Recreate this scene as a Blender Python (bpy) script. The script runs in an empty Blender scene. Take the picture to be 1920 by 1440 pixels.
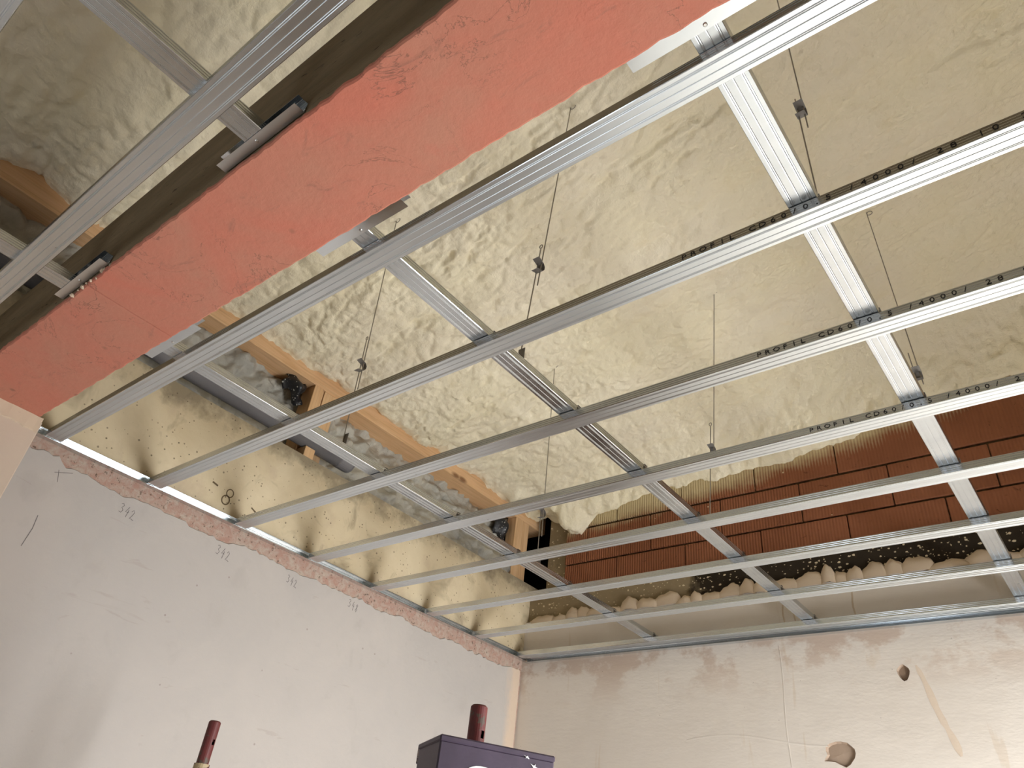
import bpy, bmesh, math, random
import numpy as np
from mathutils import Matrix, Vector

random.seed(7)
SC = bpy.context.scene
COL = SC.collection

# ------------------------------------------------------------------ camera, world, light, exposure
# origin: under the camera, z = 0 is the underside of the long ceiling profiles,
# +x runs along the long profiles (to the right), +y runs along the left wall (away)
R_CV = Matrix(((0.78610648, 0.60924768, 0.10418192),
               (-0.28662690, 0.50866007, -0.81185587),
               (-0.54761449, 0.60834382, 0.57448775)))
CAM_H = 1.23848
cam = bpy.data.cameras.new('camera')
cam.sensor_width = 36.0
cam.lens = 1374.522 * 36.0 / 1920.0
cam.clip_start = 0.02
cam_o = bpy.data.objects.new('camera', cam)
COL.objects.link(cam_o)
cam_o.matrix_world = Matrix.Translation((0, 0, -CAM_H)) @ (R_CV.transposed() @ Matrix(((1, 0, 0), (0, -1, 0), (0, 0, -1)))).to_4x4()
SC.camera = cam_o

world = bpy.data.worlds.new('sky')
SC.world = world
world.use_nodes = True
wb = world.node_tree.nodes['Background']
wb.inputs[0].default_value = (0.80, 0.88, 1.0, 1)
wb.inputs[1].default_value = 1.2
world.cycles.sampling_method = 'NONE'

def window_light(name, loc, rot, sx, sy, power, color=(1.0, 0.97, 0.93)):
    l = bpy.data.lights.new(name, 'AREA')
    l.shape = 'RECTANGLE'; l.size = sx; l.size_y = sy; l.energy = power; l.color = color
    o = bpy.data.objects.new(name, l); COL.objects.link(o)
    o.location = loc; o.rotation_euler = rot
    return o
# daylight entering through the tall glazed opening of the right wall
window_light('window_daylight', (1.38, 2.60, -1.75), (0, math.radians(61), 0), 1.6, 1.5, 325, (0.97, 0.985, 1.0))

# weaker lamp in an unseen doorway, added to brighten the near bay
window_light('added_doorway_light', (-1.75, -1.93, -1.70), (math.radians(90), 0, 0), 0.9, 1.8, 17, (0.95, 0.98, 1.0))

SC.view_settings.view_transform = 'Standard'
SC.view_settings.look = 'None'
SC.view_settings.gamma = 1.0
SC.view_settings.use_curve_mapping = False
SC.view_settings.exposure = -0.40
SC.cycles.max_bounces = 7
SC.cycles.diffuse_bounces = 5
SC.cycles.adaptive_threshold = 0.045
SC.cycles.caustics_reflective = False

# ------------------------------------------------------------------ dimensions
WX = -2.966          # left wall plane
WY = 3.727           # back wall plane
RX = 1.12            # right wall plane
NY = -1.75           # near wall plane
FZ = -2.75           # floor
RING = 0.495         # top of the concrete ring beam on the left wall
BRICK_Y = 3.80
TIMB_X = -3.05
TIMB_Z = 0.958
BEAM_Y0, BEAM_Y1, BEAM_Z = 0.3688, 0.6275, -0.004
def roof_z(x): return 1.02 + 0.22 * (x + 3.05)

# ------------------------------------------------------------------ object helpers
def mesh_obj(name, verts, faces, mats, parent=None, loc=None, smooth=False, mat_idx=None):
    me = bpy.data.meshes.new(name)
    me.from_pydata([tuple(v) for v in verts], [], faces)
    for m in (mats if isinstance(mats, (list, tuple)) else [mats]):
        me.materials.append(m)
    if mat_idx is not None:
        me.polygons.foreach_set('material_index', mat_idx)
    if smooth:
        me.polygons.foreach_set('use_smooth', [True] * len(me.polygons))
    me.update()
    o = bpy.data.objects.new(name, me)
    COL.objects.link(o)
    if parent is not None: o.parent = parent
    if loc is not None: o.location = loc
    return o
def link_mesh(name, me, parent=None, loc=None, rot=None):
    o = bpy.data.objects.new(name, me); COL.objects.link(o)
    if parent is not None: o.parent = parent
    if loc is not None: o.location = loc
    if rot is not None: o.rotation_euler = rot
    return o
def empty(name, loc=(0, 0, 0)):
    o = bpy.data.objects.new(name, None); COL.objects.link(o); o.location = loc
    o.empty_display_size = 0.1
    return o
def tag(o, label, cat, group=None):
    o['label'] = label; o['category'] = cat
    if group: o['group'] = group
    return o
def struct(o, label=None):
    o['kind'] = 'structure'
    if label: o['label'] = label
    return o

class MB:
    """collects shapes into one mesh"""
    def __init__(s): s.v = []; s.f = []; s.mi = []
    def add(s, v, f, mi=0):
        n = len(s.v); s.v += [tuple(p) for p in v]
        s.f += [tuple(i + n for i in q) for q in f]; s.mi += [mi] * len(f)
    def box(s, x0, x1, y0, y1, z0, z1, mi=0):
        v = [(x, y, z) for z in (z0, z1) for y in (y0, y1) for x in (x0, x1)]
        s.add(v, [(0, 2, 3, 1), (4, 5, 7, 6), (0, 1, 5, 4), (2, 6, 7, 3), (0, 4, 6, 2), (1, 3, 7, 5)], mi)
    def bevbox(s, x0, x1, y0, y1, z0, z1, b=0.004, mi=0):
        bm = bmesh.new(); bmesh.ops.create_cube(bm, size=1)
        bmesh.ops.scale(bm, vec=(x1 - x0, y1 - y0, z1 - z0), verts=bm.verts)
        bmesh.ops.translate(bm, vec=((x0 + x1) / 2, (y0 + y1) / 2, (z0 + z1) / 2), verts=bm.verts)
        bmesh.ops.bevel(bm, geom=bm.edges[:], offset=b, segments=1, affect='EDGES')
        bm.verts.index_update()
        s.add([v.co for v in bm.verts], [[v.index for v in f.verts] for f in bm.faces], mi); bm.free()
    def tube(s, pts, r, n=8, mi=0, caps=True):
        pts = [Vector(p) for p in pts]; rings = []
        up = Vector((0.31, 0.83, 0.46)).normalized()
        rr = r if isinstance(r, (list, tuple)) else [r] * len(pts)
        for i, p in enumerate(pts):
            d = (pts[min(i + 1, len(pts) - 1)] - pts[max(i - 1, 0)]).normalized()
            a = d.cross(up).normalized(); b = d.cross(a).normalized()
            rings.append([p + (a * math.cos(2 * math.pi * k / n) + b * math.sin(2 * math.pi * k / n)) * rr[i] for k in range(n)])
        v = [q for g in rings for q in g]; f = []
        for i in range(len(pts) - 1):
            for k in range(n):
                f.append((i * n + k, i * n + (k + 1) % n, (i + 1) * n + (k + 1) % n, (i + 1) * n + k))
        if caps:
            f.append(tuple(range(n))[::-1]); f.append(tuple((len(pts) - 1) * n + k for k in range(n)))
        s.add(v, f, mi)
    def ribbon(s, pts, w, nrm, t=0.0004, mi=0):
        """flat stroke of width w lying on a plane with normal nrm"""
        nrm = Vector(nrm); pts = [Vector(p) for p in pts]; L = []; Rr = []
        for i, p in enumerate(pts):
            d = (pts[min(i + 1, len(pts) - 1)] - pts[max(i - 1, 0)]).normalized()
            a = d.cross(nrm).normalized() * w / 2
            L.append(p + a); Rr.append(p - a)
        n = len(pts)
        v = [q + nrm * t for q in L] + [q + nrm * t for q in Rr] + L + Rr
        f = []
        for i in range(n - 1):
            f += [(i, i + 1, n + i + 1, n + i), (i, 2 * n + i, 2 * n + i + 1, i + 1), (n + i, n + i + 1, 3 * n + i + 1, 3 * n + i)]
        s.add(v, f, mi)
    def build(s, name, mats, parent=None, loc=None, smooth=False):
        return mesh_obj(name, s.v, s.f, mats, parent, loc, smooth, s.mi)

# ------------------------------------------------------------------ numpy noise
def _hash(i, j, seed):
    h = (i.astype(np.int64) * 374761393 + j.astype(np.int64) * 668265263 + seed * 1442695041) & 0xffffffff
    h = ((h ^ (h >> 13)) * 1274126177) & 0xffffffff
    return ((h ^ (h >> 16)) & 0xffff) / 65536.0
def gnoise(x, y, seed=0):
    xi = np.floor(x); yi = np.floor(y); fx = x - xi; fy = y - yi
    u = fx * fx * fx * (fx * (fx * 6 - 15) + 10); v = fy * fy * fy * (fy * (fy * 6 - 15) + 10)
    def g(a, b):
        t = _hash(xi + a, yi + b, seed) * 2 * np.pi
        return np.cos(t) * (fx - a) + np.sin(t) * (fy - b)
    n0 = g(0, 0) * (1 - u) + g(1, 0) * u; n1 = g(0, 1) * (1 - u) + g(1, 1) * u
    return (n0 * (1 - v) + n1 * v) * 1.5
def fbm(x, y, seed=0, o=4, g=0.5):
    a = 1.0; s = 0; t = 0
    for k in range(o):
        s = s + a * gnoise(x * 2 ** k, y * 2 ** k, seed + k * 17); t += a; a *= g
    return s / t
def worley(x, y, seed=0):
    xi = np.floor(x); yi = np.floor(y); best = np.full(x.shape, 9.0)
    for a in (-1, 0, 1):
        for b in (-1, 0, 1):
            cx = xi + a + _hash(xi + a, yi + b, seed); cy = yi + b + _hash(xi + a, yi + b, seed + 91)
            best = np.minimum(best, (cx - x) ** 2 + (cy - y) ** 2)
    return np.sqrt(best)
def grid_mesh(name, P, mat, parent=None, smooth=True, flip=False):
    """P: (n, m, 3) array of points"""
    n, m = P.shape[:2]
    me = bpy.data.meshes.new(name)
    idx = np.arange(n * m).reshape(n, m)
    q = np.stack([idx[:-1, :-1], idx[1:, :-1], idx[1:, 1:], idx[:-1, 1:]], -1).reshape(-1, 4)
    if flip: q = q[:, ::-1]
    nf = len(q)
    me.vertices.add(n * m); me.vertices.foreach_set('co', P.reshape(-1).astype(np.float32))
    me.loops.add(nf * 4); me.loops.foreach_set('vertex_index', q.reshape(-1).astype(np.int32))
    me.polygons.add(nf)
    me.polygons.foreach_set('loop_start', np.arange(0, nf * 4, 4, dtype=np.int32))
    me.polygons.foreach_set('use_smooth', np.full(nf, smooth))
    me.materials.append(mat); me.update(calc_edges=True); me.validate()
    o = bpy.data.objects.new(name, me); COL.objects.link(o)
    if parent is not None: o.parent = parent
    return o

# ------------------------------------------------------------------ materials
class NT:
    def __init__(s, name):
        s.m = bpy.data.materials.new(name); s.m.use_nodes = True
        s.t = s.m.node_tree; s.n = s.t.nodes; s.b = s.n['Principled BSDF']
        s.tc = s.n.new('ShaderNodeTexCoord'); s.geo = s.n.new('ShaderNodeNewGeometry')
        s.pos = s.geo.outputs['Position']; s.cache = {}
    def link(s, a, b): s.t.links.new(a, b)
    def val(s, inp, v):
        if hasattr(v, 'is_output'): s.link(v, inp)
        else: inp.default_value = v
    def mapping(s, vec, scale=(1, 1, 1), rot=(0, 0, 0)):
        m = s.n.new('ShaderNodeMapping'); s.link(vec, m.inputs[0]); m.inputs['Scale'].default_value = scale; m.inputs['Rotation'].default_value = rot
        return m.outputs[0]
    def noise(s, scale, detail=4, rough=0.55, vec=None, dist=0.0):
        n = s.n.new('ShaderNodeTexNoise'); s.link(vec or s.pos, n.inputs['Vector'])
        n.inputs['Scale'].default_value = scale; n.inputs['Detail'].default_value = detail
        n.inputs['Roughness'].default_value = rough; n.inputs['Distortion'].default_value = dist
        return n.outputs[0]
    def voro(s, scale, feature='F1', vec=None, out=0, rnd=1.0):
        key = (scale, feature, (vec or s.pos).as_pointer(), rnd)
        if key not in s.cache:
            n = s.n.new('ShaderNodeTexVoronoi'); n.feature = feature; s.link(vec or s.pos, n.inputs['Vector'])
            n.inputs['Scale'].default_value = scale; n.inputs['Randomness'].default_value = rnd
            s.cache[key] = n
        return s.cache[key].outputs[out]
    def wave(s, scale, axis='X', dist=0.0, vec=None, prof='SIN'):
        n = s.n.new('ShaderNodeTexWave'); n.bands_direction = axis; n.wave_profile = prof
        s.link(vec or s.pos, n.inputs['Vector']); n.inputs['Scale'].default_value = scale; n.inputs['Distortion'].default_value = dist
        return n.outputs['Fac'] if 'Fac' in n.outputs else n.outputs[1]
    def ramp(s, fac, a, b, lo=0.0, hi=1.0):
        n = s.n.new('ShaderNodeMapRange'); n.clamp = True; s.link(fac, n.inputs[0])
        n.inputs[1].default_value = a; n.inputs[2].default_value = b; n.inputs[3].default_value = lo; n.inputs[4].default_value = hi
        return n.outputs[0]
    def math(s, op, a, b=0.0):
        n = s.n.new('ShaderNodeMath'); n.operation = op; s.val(n.inputs[0], a); s.val(n.inputs[1], b)
        return n.outputs[0]
    def mix(s, fac, a, b):
        n = s.n.new('ShaderNodeMix'); n.data_type = 'RGBA'
        s.val(n.inputs[0], fac)
        for i, c in ((6, a), (7, b)):
            if hasattr(c, 'is_output'): s.link(c, n.inputs[i])
            else: n.inputs[i].default_value = (*c, 1)
        return n.outputs[2]
    def xyz(s, vec=None):
        n = s.n.new('ShaderNodeSeparateXYZ'); s.link(vec or s.pos, n.inputs[0]); return n.outputs
    def bump(s, h, strength=0.5, dist=0.01, nrm=None):
        n = s.n.new('ShaderNodeBump'); s.link(h, n.inputs['Height']); n.inputs['Strength'].default_value = strength
        n.inputs['Distance'].default_value = dist
        if nrm is not None: s.link(nrm, n.inputs['Normal'])
        return n.outputs[0]
    def done(s, col, rough=0.7, metal=0.0, nrm=None, spec=0.4):
        if hasattr(col, 'is_output'): s.link(col, s.b.inputs['Base Color'])
        else: s.b.inputs['Base Color'].default_value = (*col, 1)
        s.val(s.b.inputs['Roughness'], rough); s.val(s.b.inputs['Metallic'], metal)
        s.b.inputs['Specular IOR Level'].default_value = spec
        if nrm is not None: s.link(nrm, s.b.inputs['Normal'])
        return s.m

def lin(r, g, b):
    f = lambda c: (c / 255 / 12.92) if c / 255 <= 0.04045 else ((c / 255 + 0.055) / 1.055) ** 2.4
    return (f(r), f(g), f(b))

def m_plaster(name, c1, c2, c3, corner=False):
    t = NT(name)
    big = t.noise(1.6, 5, 0.6, dist=0.6); mid = t.noise(7, 5, 0.6, dist=0.4)
    c = t.mix(t.ramp(big, 0.35, 0.65), c1, c2)
    c = t.mix(t.ramp(mid, 0.58, 0.75, 0, 0.55), c, c3)
    spots = t.voro(9)
    c = t.mix(t.ramp(spots, 0.03, 0.05, 0.5, 0.0), c, lin(120, 105, 95))
    sx = t.noise(3.0, 4, 0.6, vec=t.mapping(t.pos, (1, 1, 5)), dist=1.0)
    c = t.mix(t.ramp(sx, 0.66, 0.70, 0, 0.25), c, lin(150, 135, 125))
    if corner:
        yy = t.math('ADD', t.xyz()[1], t.ramp(t.noise(7, 4, 0.6, vec=t.mapping(t.pos, (1, 1, 0.5))), 0.3, 0.7, -0.05, 0.05))
        c = t.mix(t.ramp(yy, 3.58, 3.66, 0, 0.85), c, lin(206, 184, 162))
    n = t.bump(t.noise(9, 5, 0.62), 0.28, 0.01)
    return t.done(c, 0.75, nrm=n, spec=0.3)
MAT = {}
MAT['wall_left'] = m_plaster('pale_pinkish_plaster', lin(180, 173, 167), lin(173, 167, 162), lin(165, 158, 152), True)
MAT['pier'] = m_plaster('tan_pier_plaster', lin(196, 178, 158), lin(190, 174, 158), lin(200, 186, 168))
MAT['filler'] = m_plaster('corner_filler_plaster', lin(200, 182, 160), lin(192, 174, 152), lin(206, 192, 172))

def m_wall_back():
    t = NT('cream_back_wall_plaster')
    big = t.noise(1.3, 5, 0.6, dist=0.6)
    c = t.mix(t.ramp(big, 0.35, 0.65), lin(216, 208, 198), lin(208, 199, 188))
    z = t.xyz()[2]
    # damp tan patches in a ragged band near the top of the wall
    e = t.noise(6, 6, 0.65, vec=t.mapping(t.pos, (0.7, 1, 1)))
    band = t.math('MULTIPLY', t.ramp(z, -0.30, -0.08), t.ramp(z, 0.02, -0.03))
    patch = t.math('MULTIPLY', band, t.ramp(e, 0.48, 0.56))
    c = t.mix(t.math('MULTIPLY', patch, 0.75), c, lin(186, 164, 146))
    sp = t.voro(12)
    c = t.mix(t.ramp(sp, 0.02, 0.035, 0.5, 0), c, lin(110, 95, 85))
    st = t.noise(2.2, 3, 0.5, vec=t.mapping(t.pos, (6, 1, 0.7)), dist=0.5)
    c = t.mix(t.ramp(st, 0.66, 0.70, 0, 0.35), c, lin(196, 176, 152))
    n = t.bump(t.noise(6, 6, 0.6, vec=t.mapping(t.pos, (0.8, 1, 2))), 0.3, 0.012)
    return t.done(c, 0.75, nrm=n, spec=0.3)
MAT['wall_back'] = m_wall_back()

def m_pink_old():
    t = NT('old_pink_plaster_strip')
    c = t.mix(t.ramp(t.noise(25, 6, 0.7, dist=1.0), 0.38, 0.62), lin(170, 136, 122), lin(180, 164, 150))
    c = t.mix(t.ramp(t.noise(60, 4, 0.7), 0.58, 0.68), c, lin(96, 80, 68))
    return t.done(c, 0.85, nrm=t.bump(t.noise(45, 6, 0.7), 0.8, 0.006), spec=0.2)
MAT['pink'] = m_pink_old()

def m_red():
    t = NT('faded_red_painted_plaster')
    c = t.mix(t.ramp(t.noise(3.0, 5, 0.6, dist=0.5), 0.32, 0.68), lin(197, 119, 100), lin(187, 130, 110))
    c = t.mix(t.ramp(t.noise(18, 6, 0.65, dist=0.4), 0.55, 0.8, 0, 0.6), c, lin(192, 114, 98))
    # hairline cracks and bruises
    w = t.noise(3.2, 6, 0.6, dist=1.8)
    crack = t.ramp(t.math('ABSOLUTE', t.math('SUBTRACT', w, 0.5)), 0.0, 0.006, 1, 0)
    gate = t.ramp(t.noise(2.1, 2, 0.5), 0.45, 0.54)
    c = t.mix(t.math('MULTIPLY', t.math('MULTIPLY', crack, gate), 0.75), c, lin(120, 86, 74))
    sp = t.voro(8.0)
    c = t.mix(t.ramp(sp, 0.035, 0.10, 0.55, 0), c, lin(118, 88, 72))
    sc = t.noise(7, 5, 0.7, vec=t.mapping(t.pos, (1, 3, 1), (0, 0, 0.6)), dist=1.0)
    c = t.mix(t.ramp(sc, 0.60, 0.70, 0, 0.5), c, lin(150, 106, 92))
    n = t.bump(t.noise(16, 6, 0.68), 0.42, 0.01)
    return t.done(c, 0.7, nrm=n, spec=0.3)
MAT['red'] = m_red()

def m_beam_side():
    t = NT('rough_brown_beam_concrete')
    st = t.noise(5, 6, 0.65, vec=t.mapping(t.pos, (1, 1, 5)), dist=0.6)
    c = t.mix(t.ramp(st, 0.3, 0.7), lin(138, 122, 98), lin(120, 106, 84))
    pit = t.noise(16, 4, 0.6, vec=t.mapping(t.pos, (1, 1, 4)), dist=0.8)
    c = t.mix(t.ramp(pit, 0.64, 0.70, 0, 0.8), c, lin(48, 38, 28))
    return t.done(c, 0.9, nrm=t.bump(st, 0.6, 0.015), spec=0.2)
MAT['beam_side'] = m_beam_side()

def m_concrete():
    t = NT('tan_concrete_with_pores')
    c = t.mix(t.ramp(t.noise(2.0, 6, 0.62, dist=0.7), 0.3, 0.7), lin(210, 196, 168), lin(188, 172, 142))
    c = t.mix(t.ramp(t.noise(6, 5, 0.6, dist=0.4), 0.55, 0.75, 0, 0.5), c, lin(176, 156, 136))
    p = t.voro(22); r = t.voro(22, out=1)
    lim = t.math('MULTIPLY', t.math('POWER', t.xyz(r)[0], 3.0), 0.28)
    pores = t.math('LESS_THAN', p, lim)
    c = t.mix(t.math('MULTIPLY', pores, 0.75), c, lin(74, 62, 48))
    p2 = t.voro(60); r2 = t.voro(60, out=1)
    c = t.mix(t.math('MULTIPLY', t.math('LESS_THAN', p2, t.math('MULTIPLY', t.math('POWER', t.xyz(r2)[1], 5.0), 0.3)), 0.6), c, lin(70, 58, 46))
    c = t.mix(t.ramp(t.noise(3.3, 4, 0.65, dist=1.0), 0.55, 0.70, 0, 0.6), c, lin(118, 106, 86))
    zz = t.math('ADD', t.xyz()[2], t.ramp(t.noise(5, 5, 0.65), 0.3, 0.7, -0.10, 0.10))
    c = t.mix(t.ramp(zz, 0.40, 0.50, 0, 0.6), c, lin(92, 84, 70))
    return t.done(c, 0.85, nrm=t.bump(t.noise(20, 6, 0.6), 0.3, 0.01), spec=0.2)
MAT['concrete'] = m_concrete()

def m_foam(name, a, b, cdark):
    t = NT(name)
    c = t.mix(t.ramp(t.noise(1.7, 2, 0.6), 0.35, 0.65), a, b)
    c = t.mix(t.ramp(t.noise(10, 3, 0.6), 0.55, 0.8, 0, 0.35), c, cdark)
    f = t.noise(42, 4, 0.6)
    n = t.bump(f, 0.6, 0.011)
    return t.done(c, 0.48, nrm=n, spec=0.35)
MAT['foam'] = m_foam('cream_spray_foam', lin(242, 233, 204), lin(240, 231, 208), lin(230, 216, 176))
MAT['foam_grey'] = m_foam('dirty_grey_foam', lin(150, 147, 138), lin(188, 184, 172), lin(80, 78, 72))

def m_galv(name, knurl, rr, ks=0.0, k0=1.0):
    t = NT(name)
    ob = t.tc.outputs['Object']
    st = t.noise(3.0, 4, 0.6, vec=t.mapping(ob, (0.6, 5, 5)))
    sp = t.noise(60, 3, 0.6, vec=ob)
    c = t.mix(t.ramp(st, 0.3, 0.7), tuple(k0 * q for q in (0.65, 0.70, 0.74)), tuple(k0 * q for q in (0.75, 0.79, 0.82)))
    r = t.math('ADD', t.ramp(st, 0.35, 0.7, *rr), t.ramp(sp, 0.3, 0.7, -0.015, 0.02))
    n = None
    if knurl:
        x, y, z = t.xyz(ob)
        k = 2 * math.pi / 0.0042
        s1 = t.math('SINE', t.math('MULTIPLY', t.math('ADD', x, y), k))
        s2 = t.math('SINE', t.math('MULTIPLY', t.math('SUBTRACT', x, y), k))
        n = t.bump(t.math('MULTIPLY', s1, s2), ks, 0.0008)
        n = t.bump(t.noise(9, 2, 0.5, vec=ob), 0.05, 0.006, n)
    else:
        n = t.bump(t.noise(9, 2, 0.5, vec=ob), 0.04, 0.004)
    return t.done(c, r, 1.0, n)
MAT['galv'] = m_galv('galvanized_steel', False, (0.15, 0.21))
MAT['galv_k'] = m_galv('knurled_galvanized_steel', True, (0.28, 0.36), 0.11)
MAT['galv_c'] = m_galv('cross_galvanized_steel', True, (0.21, 0.27), 0.07, 0.84)
t = NT('dark_grey_steel'); MAT['steel_dark'] = t.done(t.mix(t.noise(40, 3), (0.20, 0.19, 0.18), (0.34, 0.33, 0.32)), 0.5, 0.9)
t = NT('dull_wire_steel'); MAT['wire'] = t.done(t.mix(t.noise(30, 3), (0.28, 0.25, 0.21), (0.40, 0.37, 0.32)), 0.5, 0.8)
t = NT('zinc_screw'); MAT['screw'] = t.done(t.mix(t.noise(90, 2), (0.55, 0.55, 0.53), (0.7, 0.7, 0.68)), 0.3, 1.0)
t = NT('black_print_ink'); MAT['ink'] = t.done(t.mix(t.noise(200, 2), (0.008, 0.008, 0.008), (0.02, 0.02, 0.02)), 0.7)
t = NT('pencil_graphite'); MAT['pencil'] = t.done(t.mix(t.noise(150, 3), (0.09, 0.08, 0.08), (0.22, 0.20, 0.19)), 0.7)
t = NT('brown_stain_paint'); MAT['mark'] = t.done(t.mix(t.noise(80, 3), lin(84, 70, 50), lin(112, 96, 72)), 0.8)

def m_wood(name, a, b, dark, ax):
    t = NT(name)
    sc = [9, 9, 9]; sc[ax] = 0.8
    w = t.noise(2.4, 5, 0.6, vec=t.mapping(t.pos, tuple(sc)), dist=1.2)
    c = t.mix(t.ramp(w, 0.35, 0.65), a, b)
    sc2 = [60, 60, 60]; sc2[ax] = 1.5
    f = t.noise(1.6, 4, 0.6, vec=t.mapping(t.pos, tuple(sc2)))
    c = t.mix(t.ramp(f, 0.5, 0.8, 0, 0.35), c, dark)
    sk = [7, 7, 7]; sk[ax] = 3.0
    kn = t.voro(1.0, vec=t.mapping(t.pos, tuple(sk)))
    c = t.mix(t.ramp(kn, 0.06, 0.16, 0.9, 0), c, dark)
    return t.done(c, 0.65, nrm=t.bump(f, 0.2, 0.003), spec=0.3)
MAT['timber'] = m_wood('sawn_spruce_timber', lin(222, 184, 142), lin(208, 166, 122), lin(120, 82, 52), 1)
MAT['post'] = m_wood('sawn_spruce_post', lin(218, 182, 140), lin(206, 166, 122), lin(130, 92, 60), 2)

def m_brick():
    t = NT('ribbed_clay_block')
    x, y, z = t.xyz()
    wav = t.math('SINE', t.math('MULTIPLY', x, 2 * math.pi / 0.0165))
    c = t.mix(t.ramp(t.noise(2.5, 5, 0.6), 0.3, 0.7), lin(152, 98, 70), lin(132, 82, 56))
    c = t.mix(t.ramp(t.noise(28, 4, 0.7, dist=0.6), 0.63, 0.70, 0, 0.6), c, lin(74, 38, 20))
    c = t.mix(t.math('MULTIPLY', t.ramp(wav, -1, 1, 0.30, 0.0), t.ramp(x, -1.9, -1.0, 1.0, 0.25)), c, lin(88, 52, 34))
    # sprayed foam mist on the upper part of the wall
    edge = t.math('ADD', t.ramp(x, -2.75, -0.95, 0.86, 1.02), t.ramp(x, -0.95, 0.0, 0.0, 0.17))
    lump = t.ramp(x, -1.9, -1.2, 0.0, 0.0)
    h = t.math('SUBTRACT', z, edge)
    h = t.math('ADD', h, t.math('MULTIPLY', wav, 0.022))
    h = t.math('ADD', h, t.ramp(t.noise(5, 4, 0.6), 0.3, 0.7, -0.05, 0.05))
    c = t.mix(t.ramp(h, -0.07, 0.05), c, lin(206, 190, 150))
    # foam specks
    p = t.voro(17); r = t.voro(17, out=1)
    c = t.mix(t.math('MULTIPLY', t.math('LESS_THAN', p, t.math('MULTIPLY', t.math('POWER', t.xyz(r)[0], 6.0), 0.14)), 0.9), c, lin(215, 196, 160))
    n = t.bump(t.math('MULTIPLY', wav, t.ramp(x, -1.9, -1.0, 1.0, 0.25)), 0.5, 0.004)
    return t.done(c, 0.85, nrm=n, spec=0.2)
MAT['brick'] = m_brick()
t = NT('dark_joint_mortar'); MAT['mortar'] = t.done(t.mix(t.ramp(t.noise(30, 5, 0.6), 0.35, 0.65), lin(58, 40, 26), lin(96, 76, 52)), 0.9, nrm=t.bump(t.noise(50, 4), 0.6, 0.01), spec=0.1)

def m_band():
    t = NT('dark_tarred_band')
    x, y, z = t.xyz()
    tar = t.mix(t.noise(8, 5, 0.6), lin(58, 50, 40), lin(40, 34, 27))
    conc = t.mix(t.noise(6, 5, 0.6), lin(150, 134, 106), lin(118, 104, 80))
    e = t.math('ADD', x, t.ramp(t.noise(6, 4, 0.6), 0.3, 0.7, -0.15, 0.15))
    c = t.mix(t.ramp(e, -1.85, -1.72), conc, tar)
    pv = t.mapping(t.pos, (1, 1, 1.6), (0, 0.5, 0))
    p = t.voro(46, vec=pv); r = t.voro(46, out=1, vec=pv)
    p = t.math('ADD', p, t.ramp(t.noise(160, 2), 0.3, 0.7, -0.12, 0.12))
    sp = t.math('LESS_THAN', p, t.math('MULTIPLY', t.math('POWER', t.xyz(r)[0], 4.0), 0.42))
    c = t.mix(t.math('MULTIPLY', sp, 0.9), c, lin(214, 198, 166))
    p = t.voro(75); r = t.voro(75, out=1)
    sp = t.math('LESS_THAN', p, t.math('MULTIPLY', t.math('POWER', t.xyz(r)[1], 4.0), 0.45))
    c = t.mix(t.math('MULTIPLY', sp, 0.8), c, lin(196, 180, 148))
    return t.done(c, 0.9, nrm=t.bump(t.noise(25, 5), 0.5, 0.01), spec=0.1)
MAT['band'] = m_band()
t = NT('void_shade_black'); MAT['void'] = t.done(t.mix(t.noise(6, 4), (0.006, 0.006, 0.006), (0.02, 0.018, 0.015)), 0.95, spec=0.05)  # near-black colour painted in for the shade of hollows
t = NT('grey_plastic_pipe'); MAT['pipe'] = t.done(t.mix(t.noise(5, 4), lin(104, 103, 106), lin(118, 116, 118)), 0.38, nrm=t.bump(t.noise(8, 3), 0.05, 0.01))
def m_bitumen():
    t = NT('black_bitumen_sheet')
    p = t.voro(90); r = t.voro(90, out=1)
    c = t.mix(t.math('LESS_THAN', p, t.math('MULTIPLY', t.math('POWER', t.xyz(r)[0], 4.0), 0.5)), (0.018, 0.018, 0.02), lin(190, 186, 176))
    return t.done(c, 0.4, nrm=t.bump(t.noise(40, 4), 0.5, 0.01))
MAT['bitumen'] = m_bitumen()
t = NT('grey_screed'); MAT['floor'] = t.done(t.mix(t.ramp(t.noise(2, 6, 0.6), 0.3, 0.7), lin(226, 222, 214), lin(212, 208, 200)), 0.8, nrm=t.bump(t.noise(30, 5), 0.2, 0.01))
def m_chipped(name, paint, under, sc, th):
    t = NT(name)
    e = t.noise(sc, 5, 0.65, dist=0.5)
    c = t.mix(t.ramp(t.noise(12, 4), 0.3, 0.7), paint, tuple(q * 0.7 for q in paint))
    c = t.mix(t.ramp(e, th, th + 0.03), c, under)
    return t.done(c, 0.5, nrm=t.bump(e, 0.2, 0.004))
MAT['pole'] = m_chipped('rusty_red_tube_paint', lin(104, 46, 44), lin(84, 70, 60), 22, 0.56)
MAT['sleeve'] = m_chipped('chipped_tube_paint', lin(74, 38, 40), lin(168, 152, 118), 22, 0.50)
MAT['purple'] = m_chipped('dark_purple_paint', lin(78, 66, 84), lin(100, 92, 98), 10, 0.68)
MAT['purple_chip'] = m_chipped('scuffed_purple_paint', lin(70, 58, 72), lin(168, 158, 146), 26, 0.52)
t = NT('plain_white'); MAT['white'] = t.done(t.mix(t.noise(40, 2), (0.82, 0.86, 0.86), (0.9, 0.92, 0.92)), 0.3)
t = NT('window_frame_paint'); MAT['frame'] = t.done(t.mix(t.noise(9, 2), (0.7, 0.7, 0.68), (0.78, 0.78, 0.76)), 0.4)
MAT['door'] = m_wood('added_door_brown', lin(86, 58, 38), lin(70, 46, 30), lin(40, 26, 16), 2)  # dark wood for the added unseen doors
MAT['plank'] = m_wood('weathered_plank', lin(170, 140, 104), lin(146, 118, 86), lin(92, 70, 48), 0)

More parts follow.
